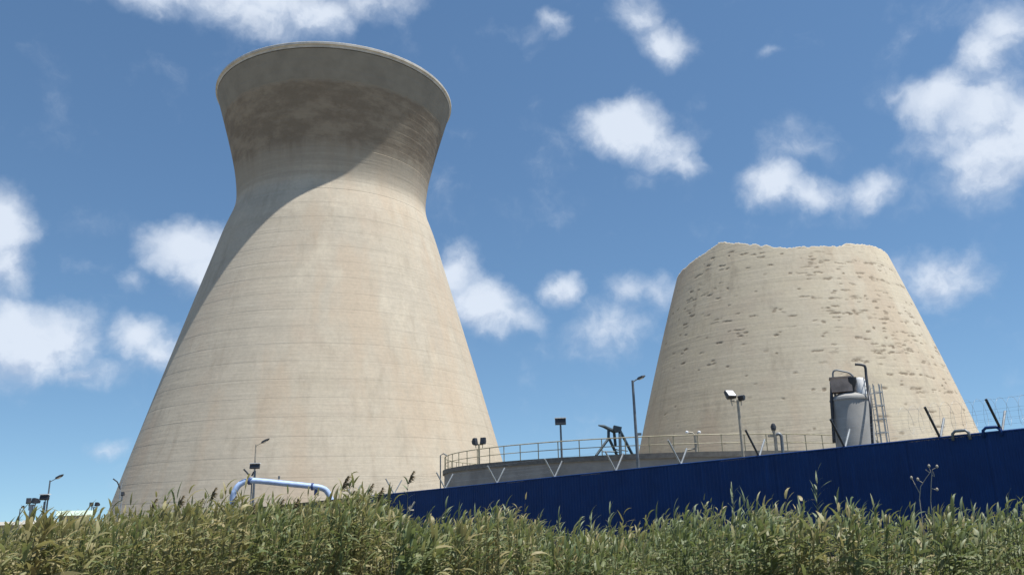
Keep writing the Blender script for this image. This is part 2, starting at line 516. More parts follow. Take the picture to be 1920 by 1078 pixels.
ri = np.maximum(rad[::10] - .7, 1); iv = np.stack([ri * np.cos(ang), ri * np.sin(ang), hg[::10]], -1).reshape(-1, 3)
NO = len(ov); rows_i = len(hg[::10])
J, I = np.meshgrid(np.arange(NH), np.arange(NA), indexing='ij')
I2 = (I + 1) % NA
fo = np.stack([J * NA + I, J * NA + I2, (J + 1) * NA + I2, (J + 1) * NA + I], -1).reshape(-1, 4)
J, I = np.meshgrid(np.arange(rows_i - 1), np.arange(NA), indexing='ij'); I2 = (I + 1) % NA
fi = NO + np.stack([J * NA + I, (J + 1) * NA + I, (J + 1) * NA + I2, J * NA + I2], -1).reshape(-1, 4)
I = np.arange(NA); I2 = (I + 1) % NA
ft = np.stack([NH * NA + I, NH * NA + I2, NO + (rows_i - 1) * NA + I2, NO + (rows_i - 1) * NA + I], -1)

def np_mesh(name, V, Fq, mat, attrs=None, smooth=False):
    me = bpy.data.meshes.new(name)
    V = np.asarray(V, np.float32); Fq = np.asarray(Fq, np.int32)
    me.vertices.add(len(V)); me.vertices.foreach_set('co', V.ravel())
    me.loops.add(Fq.size); me.loops.foreach_set('vertex_index', Fq.ravel())
    me.polygons.add(len(Fq))
    k = Fq.shape[1]
    me.polygons.foreach_set('loop_start', np.arange(0, Fq.size, k, dtype=np.int32))
    me.polygons.foreach_set('loop_total', np.full(len(Fq), k, np.int32))
    if smooth: me.polygons.foreach_set('use_smooth', np.ones(len(Fq), bool))
    for nm, val in (attrs or {}).items():
        a = me.attributes.new(nm, 'FLOAT', 'POINT'); a.data.foreach_set('value', np.asarray(val, np.float32))
    me.materials.append(mat)
    me.update(calc_edges=True)
    me.validate()
    return me
me = np_mesh('shell', np.concatenate([ov, iv]), np.concatenate([fo, fi, ft]), M['cut'],
             {'spall': np.concatenate([spall.ravel(), np.zeros(len(iv))])}, True)
ct = thing('cooling_tower', 'squat cut-off concrete cooling tower with ragged top and chipped spalled patches', 'cooling tower', (CX, CY, GZ))
so = link('broken_shell', me, ct)

# ------------------------------------------------------------------ round tank with railing
TB = math.atan2(ray(1226, 880).x, ray(1226, 880).y)
KX, KY, KR = 73.3 * math.sin(TB), 73.3 * math.cos(TB), 18.3
KZ = 3.42                                             # top of the wall
kh = KZ - GZ
tk = thing('round_tank', 'round grey concrete tank ringed by a pipe railing behind the blue fence', 'tank', (KX, KY, GZ))
MB().lathe([(KR, 0), (KR, kh - .35), (KR - .4, kh - .35), (KR - .4, 0)], 128, close=True).build('wall', M['tank'], tk, smooth=True)
MB().lathe([(KR + .14, kh - .35), (KR + .14, kh), (KR - 1.3, kh), (KR - 1.3, kh - .35)], 128, close=True).build('walkway', M['lip'], tk, smooth=True)
MB().lathe([(0.01, kh - 1.4), (KR - .5, kh - 1.4)], 64).build('water_surface', M['tankstain'], tk)
NP = 72
pm = MB().tube([(0, 0, 0), (0, 0, 1.1)], .035, 6).mesh('railing_post', M['rail'])
for k in range(NP):
    a = 2 * math.pi * k / NP
    link('railing_post', pm, tk, ((KR - .05) * math.cos(a), (KR - .05) * math.sin(a), kh))
for hz, rd in ((1.1, .04), (.55, .03)):
    ring = [((KR - .05) * math.cos(2 * math.pi * k / 144), (KR - .05) * math.sin(2 * math.pi * k / 144), kh + hz) for k in range(145)]
    MB().tube(ring, rd, 6, cap=False).build('handrail', M['rail'], tk, smooth='all')
# access ladder hoops at the left edge of the tank
la = math.atan2(at(838, 880, 70).y - KY, at(838, 880, 70).x - KX)
lm = MB()
lx, ly = KR * math.cos(la), KR * math.sin(la)
tn = Vector((-math.sin(la), math.cos(la), 0)); rd_ = Vector((math.cos(la), math.sin(la), 0))
for s in (-.28, .28):
    b0 = Vector((lx, ly, 0)) + rd_ * .35 + tn * s
    lm.tube([b0 + Vector((0, 0, 1)), b0 + Vector((0, 0, kh + 1.25)), b0 - rd_ * .25 + Vector((0, 0, kh + 1.4)), b0 - rd_ * .6 + Vector((0, 0, kh + 1.2))], .04, 6)
for k in range(22):
    z = 1.2 + k * .3
    lm.tube([Vector((lx, ly, z)) + rd_ * .35 - tn * .28, Vector((lx, ly, z)) + rd_ * .35 + tn * .28], .02, 5)
lm.build('ladder', M['pole'], tk)

def on_tank(px, py, inset=.6):
    """point on the near walkway of the tank under a photo column"""
    d = ray(px, py); h = Vector((d.x, d.y)).normalized()
    c = Vector((KX, KY)); b = h.dot(c); r = KR - inset
    disc = b * b - (c.length_squared - r * r)
    s = b - math.sqrt(max(disc, 0))
    return Vector((h.x * s, h.y * s, KZ))

# ------------------------------------------------------------------ winch frame on the tank
wp = on_tank(1152, 855, 1.0)
wd = math.hypot(wp.x, wp.y)
wf = thing('winch_frame', 'dark teal steel A-frame winch standing on the tank walkway', 'winch', wp)
def wpt(px, py, dd=0.0):
    return at(px, py, wd + dd) - wp
for legs in (((1141, 822, .2), (1118, 860, -.5)), ((1141, 820, .2), (1158, 858, .9)), ((1141, 803, .2), (1141, 824, .2)),
             ((1162, 806, .3), (1164, 862, -.5)), ((1162, 806, .3), (1187, 857, .9)), ((1151, 806, .3), (1154, 835, .7))):
    (ax, ay, ad), (bx, by, bd) = legs
    pb = wpt(bx, by, bd)
    if by > 850: pb.z = .02
    MB().tube([wpt(ax, ay, ad), pb], .10, 6).build('leg', M['teal'], wf)
MB().tube([wpt(1122, 797, 0), wpt(1132, 799, .1), wpt(1150, 808, .3), wpt(1160, 807, .3)], [.05, .11, .14, .12], 8).build('boom', M['teal'], wf)
mb = MB(); c_ = wpt(1157, 804, .3)
mb.box(c_, (.55, .5, .36), Matrix.Rotation(.25, 3, 'Y')); mb.tube([c_ + Vector((-.15, -.32, -.05)), c_ + Vector((-.15, .32, -.05))], .15, 10)
mb.build('winch_motor', M['teal'], wf)
MB().tube([wpt(1129, 846, -.2), wpt(1160, 847, .2)], .04, 6).build('cross_brace', M['teal'], wf)
MB().tube([wpt(1152, 842, .2), wpt(1177, 845, .5)], .04, 6).build('cross_brace', M['teal'], wf)

# ------------------------------------------------------------------ silo
SP = at(1607, 850, 50.0)
PXM = 50.0 / F_PX * 1.03
sl = thing('silo', 'grey cylindrical silo with brown filter box and caged ladder behind the blue fence', 'silo', (SP.x, SP.y, GZ))
def sz(py): return at(1603, py, 50.0).z - GZ
def sp(px, py, dd=0): return at(px, py, 50 + dd) - Vector((SP.x, SP.y, GZ))
sr = 31 * PXM
t_ = sz(744)
MB().lathe([(.01, 0), (sr, 0), (sr, t_ - .12), (sr - .05, t_), (sr * .55, t_ + .22), (.01, t_ + .30)], 48).build('body', M['silo'], sl, smooth=True)
for z in (1.6, 3.4, 5.2, t_ - .16):
    MB().lathe([(sr - .01, z - .05), (sr + .035, z - .04), (sr + .035, z + .04), (sr - .01, z + .05)], 48).build('hoop', M['silo'], sl, smooth=True)
c_ = sp(1577, 722, -.2)
bx = MB().box((c_.x, c_.y, (sz(735) + sz(709)) / 2), (1.12, 1.0, sz(709) - sz(735)), Matrix.Rotation(-.35, 3, 'Z'))
bo = bx.build('filter_box', M['brownbox'], sl)
MB().box((c_.x, c_.y, sz(708)), (1.2, 1.1, .07), Matrix.Rotation(-.35, 3, 'Z')).build('lid', M['brownbox'], bo)
for dx in (-.42, .42):
    MB().tube([(c_.x + dx, c_.y, t_ - .05), (c_.x + dx, c_.y, sz(735) + .02)], .05, 6).build('box_leg', M['dark'], sl)
c_ = sp(1612, 722, 0)
MB().lathe([(.01, 0), (.33, 0), (.33, sz(706) - t_ - .35), (.24, sz(706) - t_ - .2), (.01, sz(706) - t_ - .15)], 20).build('vent_drum', M['white'], sl, smooth=True, loc=(c_.x, c_.y, t_ + .1))
c_ = sp(1598, 720, -.5)
MB().lathe([(.06, 0), (.10, .35), (.26, .7), (.26, .95), (.01, .97)], 16).build('hopper', M['dark'], sl, smooth=True, loc=(c_.x, c_.y, t_ + .1))
def hose(pts, r, mat, name, par=sl):
    P = [Vector(p) for p in pts]
    out = []
    for i in range(len(P) - 1):
        p0 = P[max(i - 1, 0)]; p1 = P[i]; p2 = P[i + 1]; p3 = P[min(i + 2, len(P) - 1)]
        for k in range(5):
            t = k / 5
            out.append(.5 * ((2 * p1) + (p2 - p0) * t + (2 * p0 - 5 * p1 + 4 * p2 - p3) * t * t + (3 * p1 - p0 - 3 * p2 + p3) * t ** 3))
    out.append(P[-1])
    return MB().tube(out, r, 7).build(name, mat, par, smooth='all')
hose([sp(1562, 710, -.1), sp(1562, 698, -.1), sp(1568, 694, -.1), sp(1580, 696, -.1), sp(1592, 699, -.1), sp(1600, 706, -.1)], .05, M['pole'], 'air_pipe')
hose([sp(1603, 683, -.4), sp(1616, 684, -.4), sp(1622, 688, -.4), sp(1624, 705, -.4), sp(1628, 735, -.7), sp(1632, 762, -1.3), sp(1634, 800, -1.3), sp(1637, 845, -1.3)], .075, M['dark'], 'fill_pipe')
hose([sp(1560, 712, -.4), sp(1559, 745, -.6), sp(1561, 780, -.6), sp(1564, 830, -.6)], .09, M['dark'], 'down_pipe')
# caged ladder on the right-hand side
lb = sp(1643, 800, .2); lt = sz(722)
lad = MB()
for s in (-.2, .2): lad.tube([(lb.x + .05, lb.y + s, 0), (lb.x + .05, lb.y + s, lt)], .028, 5)
for k in range(int(lt / .3)): lad.tube([(lb.x + .05, lb.y - .2, .3 * k + .2), (lb.x + .05, lb.y + .2, .3 * k + .2)], .014, 4)
lo = lad.build('ladder', M['galv'], sl)
cg = MB()
for k in range(int((lt - 2) / .75) + 1):
    z = 2.2 + .75 * k
    cg.tube([(lb.x + .05 + .55 * math.sin(a), lb.y - .38 * math.cos(a), z) for a in np.linspace(0, math.pi, 9)], .03, 4)
for a in (.5, 1.2, 1.9, 2.6):
    cg.tube([(lb.x + .05 + .55 * math.sin(a), lb.y - .38 * math.cos(a), 2.2), (lb.x + .05 + .55 * math.sin(a), lb.y - .38 * math.cos(a), lt)], .024, 4)
cg.build('ladder_cage', M['galv'], lo)
# guard rail round the silo roof
gr = MB()
for z in (.5, 1.0):
    gr.tube([((sr - .06) * math.cos(a), (sr - .06) * math.sin(a), t_ + z) for a in np.linspace(-.9, 2.4, 26)], .02, 5)
for a in np.linspace(-.9, 2.4, 8):
    gr.tube([((sr - .06) * math.cos(a), (sr - .06) * math.sin(a), t_ - .03), ((sr - .06) * math.cos(a), (sr - .06) * math.sin(a), t_ + 1.0)], .022, 5)
gr.build('guard_rail', M['galv'], sl)

# ------------------------------------------------------------------ valve and vent pipes behind the fence
vp = at(1458, 845, 46)
vt = thing('vent_pipe', 'pair of thin gooseneck vent pipes with a round cap beside the silo', 'pipe', (vp.x, vp.y, GZ))
q = lambda px, py, D=46, b=vp: at(px, py, D) - Vector((b.x, b.y, GZ))
c_ = q(1453, 850)
MB().tube([(c_.x, c_.y, 0), q(1453, 815), q(1450, 806)], .09, 8).build('pipe', M['palepole'], vt, smooth=True)
e_ = q(1450, 800)
MB().lathe([(.01, -.2), (.12, -.18), (.15, 0), (.09, .16), (.01, .2)], 14).build('cap', M['dark'], vt, smooth=True, loc=e_)
c2 = q(1467, 850)
hose([(c2.x, c2.y, 0), (c2.x, c2.y, 4), q(1466, 828), q(1464, 816), q(1459, 813), q(1453, 816)], .085, M['pole'], 'gooseneck', vt)
MB().box(q(1446, 817), (.3, .18, .12)).build('valve', M['palepole'], vt)

# ------------------------------------------------------------------ lamps
def street_lamp(px, py, D, label, arm=(20, -8), pole=.09, mat='pole', base=GZ, group='street lamps'):
    top = at(px, py, D)
    t = thing('street_lamp', label, 'lamp', (top.x, top.y, base), 0, group)
    h = top.z - base
    MB().tube([(0, 0, 0), (0, 0, h * .5), (0, 0, h)], [pole * 1.25, pole, pole * .75], 8).build('pole', M[mat], t, smooth=True)
    s = D / F_PX
    e1 = Vector((arm[0] * .25 * s, 0, h - arm[1] * .05 * s)); e2 = Vector((arm[0] * s, -.25, h - arm[1] * s))
    MB().tube([(0, 0, h - .12), e1, e2], pole * .4, 6).build('arm', M[mat], t)
    dv = (e2 - e1).normalized()
    rot = dv.to_track_quat('X', 'Z').to_matrix()
    hd = MB()
    L = (e2 - e1).length
    ctr = e1 + dv * L * .62
    pr = [(-.5, .05, .03), (-.3, .16, .07), (.2, .15, .06), (.5, .06, .02)]
    vs = []
    for x, y, z in pr:
        vs += [ctr + rot @ Vector((x * L * .85, yy, zz)) for yy, zz in ((-y, -z), (y, -z), (y * .8, z), (-y * .8, z))]
    fs = [(0, 1, 2, 3), (15, 14, 13, 12)]
    for i in range(3):
        for k in range(4): fs.append((i * 4 + k, (i + 1) * 4 + k, (i + 1) * 4 + (k + 1) % 4, i * 4 + (k + 1) % 4))
    ho = hd.add(vs, fs).build('lamp_head', M['dark'], t)
    MB().box(ctr + Vector((0, 0, -.075)), (L * .35, .2, .03), rot).build('lens', M['glass'], ho)
    return t

def flood(px, py, D, label, heads, base=GZ, pole=.07, mat='pole', group='floodlights', hat=False):
    """heads: (dx px, dy px, width px, height px, tilt, yaw, face material)"""
    top = at(px, py, D)
    t = thing('floodlight', label, 'floodlight', (top.x, top.y, base), 0, group)
    h = top.z - base; s = D / F_PX
    MB().tube([(0, 0, 0), (0, 0, h)], [pole * 1.2, pole], 8).build('pole', M[mat], t, smooth=True)
    if len(heads) > 1:
        x0 = min(q[0] for q in heads) * s; x1 = max(q[0] for q in heads) * s
        MB().tube([(x0, 0, h - .05), (x1, 0, h - .05)], .04, 6).build('cross_arm', M[mat], t)
    for dx, dy, w, hh, tilt, yaw, fm in heads:
        rot = Matrix.Rotation(yaw, 3, 'Z') @ Matrix.Rotation(tilt, 3, 'X')
        c = Vector((dx * s, -.05, h - dy * s))
        b = MB()
        w_, h_ = w * s, hh * s
        vs = [c + rot @ Vector((x * w_ / 2 * k, y, z * h_ / 2 * k)) for y, k in ((-.12, 1), (.05, 1), (.2, .6)) for x, z in ((-1, -1), (1, -1), (1, 1), (-1, 1))]
        fs = [(3, 2, 1, 0), (8, 9, 10, 11)] + [(i * 4 + k, i * 4 + (k + 1) % 4, (i + 1) * 4 + (k + 1) % 4, (i + 1) * 4 + k) for i in range(2) for k in range(4)]
        b.add(vs, fs)
        for k in range(5):
            b.box(c + rot @ Vector(((k / 4 - .5) * w_ * .5, .2, 0)), (.02, .12, h_ * .5), rot)
        ho = b.build('lamp_head', M['dark'], t)
        MB().box(c + rot @ Vector((0, -.125, 0)), (w_ * .86, .02, h_ * .82), rot).build('glass', M[fm], ho)
        if hat: MB().box(c + Vector((0, 0, h_ / 2 + .06)), (w_ * 1.05, .35, .05)).build('hood', M['white'], ho)
        MB().tube([(c.x * .8, 0, h - .3), c + Vector((0, .1, 0))], .03, 5).build('bracket', M[mat], t)
    return t

street_lamp(1186, 713, 50, 'tall slim street lamp standing between the two cooling towers', (22, -7), .10)
pt = on_tank(1051, 860); D_ = math.hypot(pt.x, pt.y)
flood(1051, 797, D_, 'single square black floodlight on a thin pole above the tank railing', [(0, -6, 20, 11, -.15, 0, 'dark')], KZ, .065, hat=True)
pt = on_tank(898, 866); D_ = math.hypot(pt.x, pt.y)
flood(898, 832, D_, 'twin black floodlights on a buff post at the left part of the tank', [(-7, -4, 8, 13, -.2, .9, 'dark'), (8, -5, 10, 12, -.2, -.5, 'dark')], KZ, .06, 'rail')
flood(1383, 750, 47, 'twin floodlights, one sunlit white, on a post before the cut-off tower', [(-13, -10, 17, 16, -.75, .35, 'white'), (7, -4, 11, 9, .35, -.8, 'dark')], GZ, .075, 'palepole')  # left face coloured white to stand for its sunlit reflection
street_lamp(94, 900, 75, 'faint thin street lamp at the far left with its arm raised', (22, -8), .07)
flood(84, 940, 55, 'flat wide black floodlight with white hood at the far left', [(0, -6, 13, 7, -.3, 0, 'dark')], GZ, .06, hat=True)
flood(60, 945, 50, 'pair of round-cornered black floodlights on a thick pole at the far left', [(-5, -5, 7, 8, -.2, .5, 'dark'), (5, -5, 7, 8, -.2, -.5, 'dark')], GZ, .09, 'galv')
street_lamp(38, 953, 110, 'tiniest distant street lamp near the left picture edge', (7, -4), .07)
flood(176, 950, 88, 'small pair of floodlights just left of the tall tower foot', [(-4, -4, 6, 6, -.2, .5, 'dark'), (5, -4, 6, 6, -.2, -.5, 'dark')], GZ, .05)
flood(229, 928, 78, 'small dark lamp on a pale post with raised wire arms by the tall tower edge', [(1, -2, 5, 6, -.2, 0, 'dark')], GZ, .07, 'galv')
street_lamp(480, 833, 70, 'thin street lamp above the pale blue pipe before the tall tower', (24, -9), .07, 'palepole')
flood(478, 882, 66, 'single black floodlight with buff hood just above the pale blue pipe', [(0, -7, 17, 8, -.2, 0, 'dark')], GZ, .08, hat=True)
# forked wire arm by the tower edge
vf = at(226, 915, 70)
t = thing('forked_post', 'forked dark wire post at the left edge of the tall tower', 'post', (vf.x, vf.y, GZ))
qv = lambda px, py: at(px, py, 70) - Vector((vf.x, vf.y, GZ))
MB().tube([(0, 0, 0), qv(226, 918)], .05, 6).build('post', M['galv'], t)
MB().tube([qv(226, 917), qv(220, 903), qv(212, 897)], .05, 6).build('arm', M['dark'], t)
MB().tube([qv(226, 917), qv(230, 900)], .04, 6).build('arm', M['galv'], t)
# small T-shaped and box-topped posts on the tank
pt = on_tank(1303, 850); D_ = math.hypot(pt.x, pt.y)
t = thing('forked_post', 'short forked post with two pale tips on the tank walkway', 'post', pt)
qv = lambda px, py: at(px, py, D_) - pt
z_ = qv(1303, 816)
MB().tube([(z_.x, z_.y, 0), z_], .085, 6).build('post', M['palepole'], t)
MB().tube([qv(1289, 810), qv(1298, 811), qv(1304, 817), qv(1310, 811)], .05, 6).build('fork', M['palepole'], t)
for px in (1288, 1311): MB().lathe([(.01, -.1), (.11, -.05), (.11, .05), (.01, .1)], 10).build('tip', M['white'], t, loc=qv(px, 810))
MB().tube([qv(1289, 843), qv(1303, 841)], .06, 6).build('foot_brace', M['palepole'], t)
pt = on_tank(1197, 858); D_ = math.hypot(pt.x, pt.y)
t = thing('signal_post', 'short pale post with a small box beside the tall street lamp', 'post', pt)
MB().tube([(0, 0, 0), (0, 0, 1.25)], .08, 6).build('post', M['palepole'], t)
MB().box((.1, 0, 1.33), (.4, .2, .16)).build('box', M['pole'], t)

# ------------------------------------------------------------------ pale blue pipe bridge
PB = at(530, 905, 60)
pbx = lambda px, py, dd=0: at(px, py, 60 + dd) - Vector((PB.x, PB.y, GZ))
pg = thing('pipe_bridge', 'fat pale blue pipe arching above the reeds before the tall tower', 'pipe', (PB.x, PB.y, GZ))
l0 = pbx(436, 940); r0 = pbx(622, 950)
hose([(l0.x, l0.y, 0), l0, pbx(441, 920), pbx(450, 908), pbx(466, 901), pbx(490, 902), pbx(530, 906), pbx(580, 911), pbx(600, 914), pbx(612, 920), pbx(619, 934), r0, (r0.x, r0.y, 0)], .205, M['bluepipe'], 'pipe', pg)
for px, py in ((468, 901.5), (586, 912)):
    c = pbx(px, py)
    MB().tube([c - Vector((.07, 0, 0)), c + Vector((.07, 0, 0))], .255, 14).build('flange', M['strap'], pg, smooth=True)
MB().tube([pbx(467, 890, -.2), pbx(457, 879, -.2)], .06, 6).build('spike', M['dark'], pg)
MB().tube([pbx(472, 892, -.2), pbx(476, 884, -.2)], .06, 6).build('spike', M['dark'], pg)
c = pbx(523, 898)
MB().tube([c, c + Vector((0, 0, .22))], .07, 8).build('bleed_valve', M['pole'], pg)
c = pbx(592, 925)
MB().tube([c + Vector((0, 0, .3)), c + Vector((0, 0, -.1))], .12, 8).build('valve', M['strap'], pg)
c = pbx(472, 920)
MB().tube([(c.x, c.y, 0), pbx(472, 906)], .05, 6).build('support', M['pole'], pg)

# ------------------------------------------------------------------ low buildings at the far left
def shed(px0, px1, ytop, D, label, roofmat, wallmat, depth=7, wins=3, name='low_building'):
    a = at(px0, ytop, D); b = at(px1, ytop, D)
    w = (b - a).length; c = (a + b) / 2; h = c.z - GZ
    t = thing(name, label, 'building', (c.x, c.y, GZ), math.atan2(b.y - a.y, b.x - a.x))
    MB().box((0, depth / 2, (h - .5) / 2), (w, depth, h - .5)).build('wall', M[wallmat], t)
    v = [(-w / 2 - .3, -.4, h - .5), (w / 2 + .3, -.4, h - .5), (w / 2 + .3, depth / 2, h), (-w / 2 - .3, depth / 2, h), (w / 2 + .3, depth + .4, h - .5), (-w / 2 - .3, depth + .4, h - .5)]
    MB().add(v, [(0, 1, 2, 3), (3, 2, 4, 5), (0, 3, 5), (1, 4, 2), (0, 5, 4, 1)]).build('roof', M[roofmat], t)
    for k in range(wins):
        x = -w / 2 + w * (k + .5) / wins
        wo_ = MB().box((x, -.03, h - 1.5), (min(1.0, w / wins * .6), .08, .8)).build('window', M['dark'], t)
        MB().box((x, -.08, h - 1.95), (min(1.1, w / wins * .7), .12, .08)).build('sill', M['white'], wo_)
    return t
shed(112, 170, 956, 92, 'low building with pale green roof left of the tall tower foot', 'greenpaint', 'plaster', 6)
shed(-60, 38, 978, 150, 'long grey low building at the left picture edge', 'plaster', 'plaster', 12, 6)
shed(46, 104, 974, 135, 'grey low block between the left floodlights and the green roof', 'plaster', 'plaster', 9, 4)

# ------------------------------------------------------------------ blue sheet fence
f3 = lambda t, off=0.0, z=0.0: Vector((F0.x + FU.x * t + FU.y * off, F0.y + FU.y * t - FU.x * off, z))   # off > 0: away from the camera side
t_start = fence_t(2700)[0]; t_end = fence_t(300)[0]; t_blue = fence_t(690)[0]
fo_ = f3(t_start, 0, 0)
fence = thing('sheet_fence', 'long navy blue corrugated sheet fence with forked wire posts', 'fence', (fo_.x, fo_.y, 0))
PW = 1.12
def sheet_mesh(mat):
    m = MB(); n = 7
    pts = []
    for k in range(n):
        x0 = PW * k / n; p = PW / n
        pts += [(x0, 0), (x0 + p * .55, 0), (x0 + p * .65, -.018), (x0 + p * .9, -.018)]
    pts.append((PW + .03, 0)); pts.append((PW + .05, -.012))
    vs = []
    for x, d in pts:
        b = FU * x
        o = Vector((b.x + FU.y * d, b.y - FU.x * d))
        vs += [(o.x, o.y, FSL * x - FH), (o.x, o.y, FSL * x)]
    fs = [(2 * i, 2 * i + 2, 2 * i + 3, 2 * i + 1) for i in range(len(pts) - 1)]
    return m.add(vs, fs).mesh('fence_sheet', mat)
sm = {k: sheet_mesh(M[k]) for k in ('blue', 'olive')}
t = t_start
k = 0
jr = random.Random(3)
while t < t_end:
    k += 1
    mm = sm['blue' if t < t_blue else 'olive']
    j = jr.uniform(-.012, .012)
    p = f3(t, (.004 if k % 2 else -.004), FZ(t) + j)
    link('fence_sheet', mm, fence, p - fo_)
    t += PW
# capping strip
for a_, b_, mt in ((t_start, t_blue, 'blue'), (t_blue + .01, t_end, 'olive')):
    pa, pb = f3(a_, 0, FZ(a_)) - fo_, f3(b_, 0, FZ(b_)) - fo_
    MB().tube([pa + Vector((0, 0, .03)), pb + Vector((0, 0, .03))], .035, 6).build('capping', M[mt], fence)
VB = R(57)                                         # plane of the forked arms
vd = Vector((math.sin(VB), math.cos(VB), 0))
posts = []
for px in (2500, 2260, 2060, 1878, 1762, 1583, 1422, 1275, 1153, 1038, 930, 833, 737, 660):
    t, z = fence_t(px)
    b = f3(t, .06, 0)
    po = MB().tube([b - fo_ + Vector((0, 0, FZ(t) - FH - .3)), b - fo_ + Vector((0, 0, FZ(t) + .06))], .045, 8).build('post', M['galv'], fence)
    near, far = (.92, .62) if px > 1200 else (.80, .72)
    mat_n = 'dark' if px > 1390 else 'galv'  # backlit near arms on the right get their shade as a dark material
    top = b - fo_ + Vector((0, 0, FZ(t) + .02))
    n_end = top - vd * near * .62 + Vector((0, 0, near)); f_end = top + vd * far * .62 + Vector((0, 0, far))
    MB().tube([top, n_end], .038, 6).build('arm', M[mat_n], po)
    MB().tube([top, f_end], .034, 6).build('arm', M['galv'], po)
    posts.append((t, top, n_end, f_end))
wires = MB()
for (ta, p0, n0, f0), (tb, p1, n1, f1) in zip(posts[:-1], posts[1:]):
    for q_ in (.35, .68, .97):
        wires.tube([p0.lerp(n0, q_), p1.lerp(n1, q_)], .0025, 3, cap=False)
        wires.tube([p0.lerp(f0, q_), p1.lerp(f1, q_)], .0025, 3, cap=False)
wires.build('barbed_wire', M['galv'], fence)
coil = []
tt = t_start
i = 0
while tt < fence_t(1700)[0]:
    a = i * 2 * math.pi / 16
    rr = .42 + .05 * math.sin(i * .37)
    coil.append(f3(tt, rr * math.cos(a), FZ(tt) + .62 + rr * math.sin(a)) - fo_)
    tt += .30 / 16; i += 1
MB().tube(coil, .0035, 3, cap=False).build('razor_coil', M['galv'], fence, smooth='all')
for px, mt in ((1861, 'blue'), (1803, 'pole')):
    t, z = fence_t(px)
    b = f3(t, -.04, FZ(t)) - fo_
    u3 = Vector((FU.x, FU.y, 0))
    MB().tube([b + u3 * .24 + Vector((0, 0, -.1)), b + u3 * .22 + Vector((0, 0, .10)), b + u3 * .14 + Vector((0, 0, .17)), b - u3 * .14 + Vector((0, 0, .17)), b - u3 * .22 + Vector((0, 0, .10)), b - u3 * .24 + Vector((0, 0, -.1))], .045, 7).build('hoop_handle', M[mt], fence, smooth='all')

# ------------------------------------------------------------------ reed bed
px_k = [-200, 0, 120, 200, 300, 400, 440, 520, 610, 650, 690, 730, 770, 820, 850, 900, 945, 985, 1040, 1150, 1210, 1255, 1310, 1345, 1390, 1430, 1490, 1530, 1575, 1640, 1700, 1760, 1800, 1870, 1920, 2100]
el_k = [-20, -18, -10, 4, 8, 10, 14, 15, 14, 16, 18, -4, -30, -38, -30, -14, -14, -36, -52, -52, -44, -18, -16, -34, -12, -26, -40, -20, -26, -40, -46, -38, -42, -26, -32, -34]
def reed_positions():
    P = []
    # front face and tops, denser near
    for (d0, d1, dens) in ((15.5, 18.0, 30), (18.0, 21.5, 17), (21.5, 27, 8), (27, 36, 5.5), (36, 60, 2.6)):
        B0, B1 = R(-42), R(49)
        area = .5 * (B1 - B0) * (d1 ** 2 - d0 ** 2)
        n = int(area * dens)
        b = rng.uniform(B0, B1, n); d = np.sqrt(rng.uniform(d0 ** 2, d1 ** 2, n))
        x = d * np.sin(b); y = d * np.cos(b)
        # this side of the fence only
        off = (x - F0.x) * FU.y - (y - F0.y) * FU.x
        hole = np.array([mnoise.noise((a * .9, b * .9, 11.0)) + .5 * mnoise.noise((a * 2.3, b * 2.3, 4.0)) for a, b in zip(x, y)])
        edge = np.array([mnoise.noise((a * .8, 7.0, 1.0)) for a in x]) * 1.1 + 16.3
        ok = (off < -.8) & (hole > -.28) & (d > edge)
        P.append(np.stack([x, y], -1)[ok])
    return np.concatenate(P)
RP = reed_positions()
nR = len(RP)
bear = np.arctan2(RP[:, 0], RP[:, 1]); dist = np.hypot(RP[:, 0], RP[:, 1])
pxr = 960 + F_PX * np.tan(bear) * 1.02
cl = np.array([mnoise.noise((x * .55, y * .55, 2.0)) + .6 * mnoise.noise((x * 1.5, y * 1.5, 5.0)) + .3 * mnoise.noise((x * 3.5, y * 3.5, 8.0)) for x, y in RP])
top = np.interp(pxr, px_k, el_k) / F_PX * np.minimum(dist, 24) + cl * .46 - np.abs(rng.normal(0, .20, nR)) + (rng.random(nR) < .09) * rng.uniform(.05, .42, nR)
gz = np.array([ground_z(x, y) for x, y in RP])
top = np.maximum(top, gz + 1.0)
lean = rng.normal(0, .10, (nR, 2)) + np.array([.10, .02])
tint = np.clip(.5 + .5 * cl + rng.normal(0, .22, nR), 0, 1)
tint = tint + .34 / (1 + np.exp((RP[:, 0] + 4.0) / 1.8))          # a drier stand to the left
tint = np.where(rng.random(nR) < .045, 1.7, tint)
big = np.clip(1 + .9 * np.array([mnoise.noise((x * .7, y * .7, 21.0)) for x, y in RP]), .65, 1.5)
Vs, Fs, Ts = [], [], []
off = 0
# stems: triangular prisms in two stretches
def stem_pos(zrel):            # zrel 0 ground, 1 top
    s = zrel ** 2
    return RP + lean * (s * (top - gz) * .45)[:, None] if np.ndim(zrel) else RP + lean * ((zrel ** 2) * (top - gz) * .45)[:, None]
lv = [0.0, .6, .97]
sv = []
for z_ in lv:
    c = stem_pos(z_); zz = gz + z_ * (top - gz)
    for k in range(3):
        a = 2 * math.pi * k / 3
        rr = .009 * (1.1 - z_ * .6)
        sv.append(np.stack([c[:, 0] + rr * math.cos(a), c[:, 1] + rr * math.sin(a), zz], -1))
SV = np.stack(sv, 1)                                  # nR x 9 x 3
fl = []
for i in range(2):
    for k in range(3): fl.append((i * 3 + k, i * 3 + (k + 1) % 3, (i + 1) * 3 + (k + 1) % 3, (i + 1) * 3 + k))
fl = np.array(fl)
Vs.append(SV.reshape(-1, 3)); Fs.append((np.arange(nR)[:, None, None] * 9 + fl[None]).reshape(-1, 4)); Ts.append(np.repeat(tint, 9))
off = nR * 9
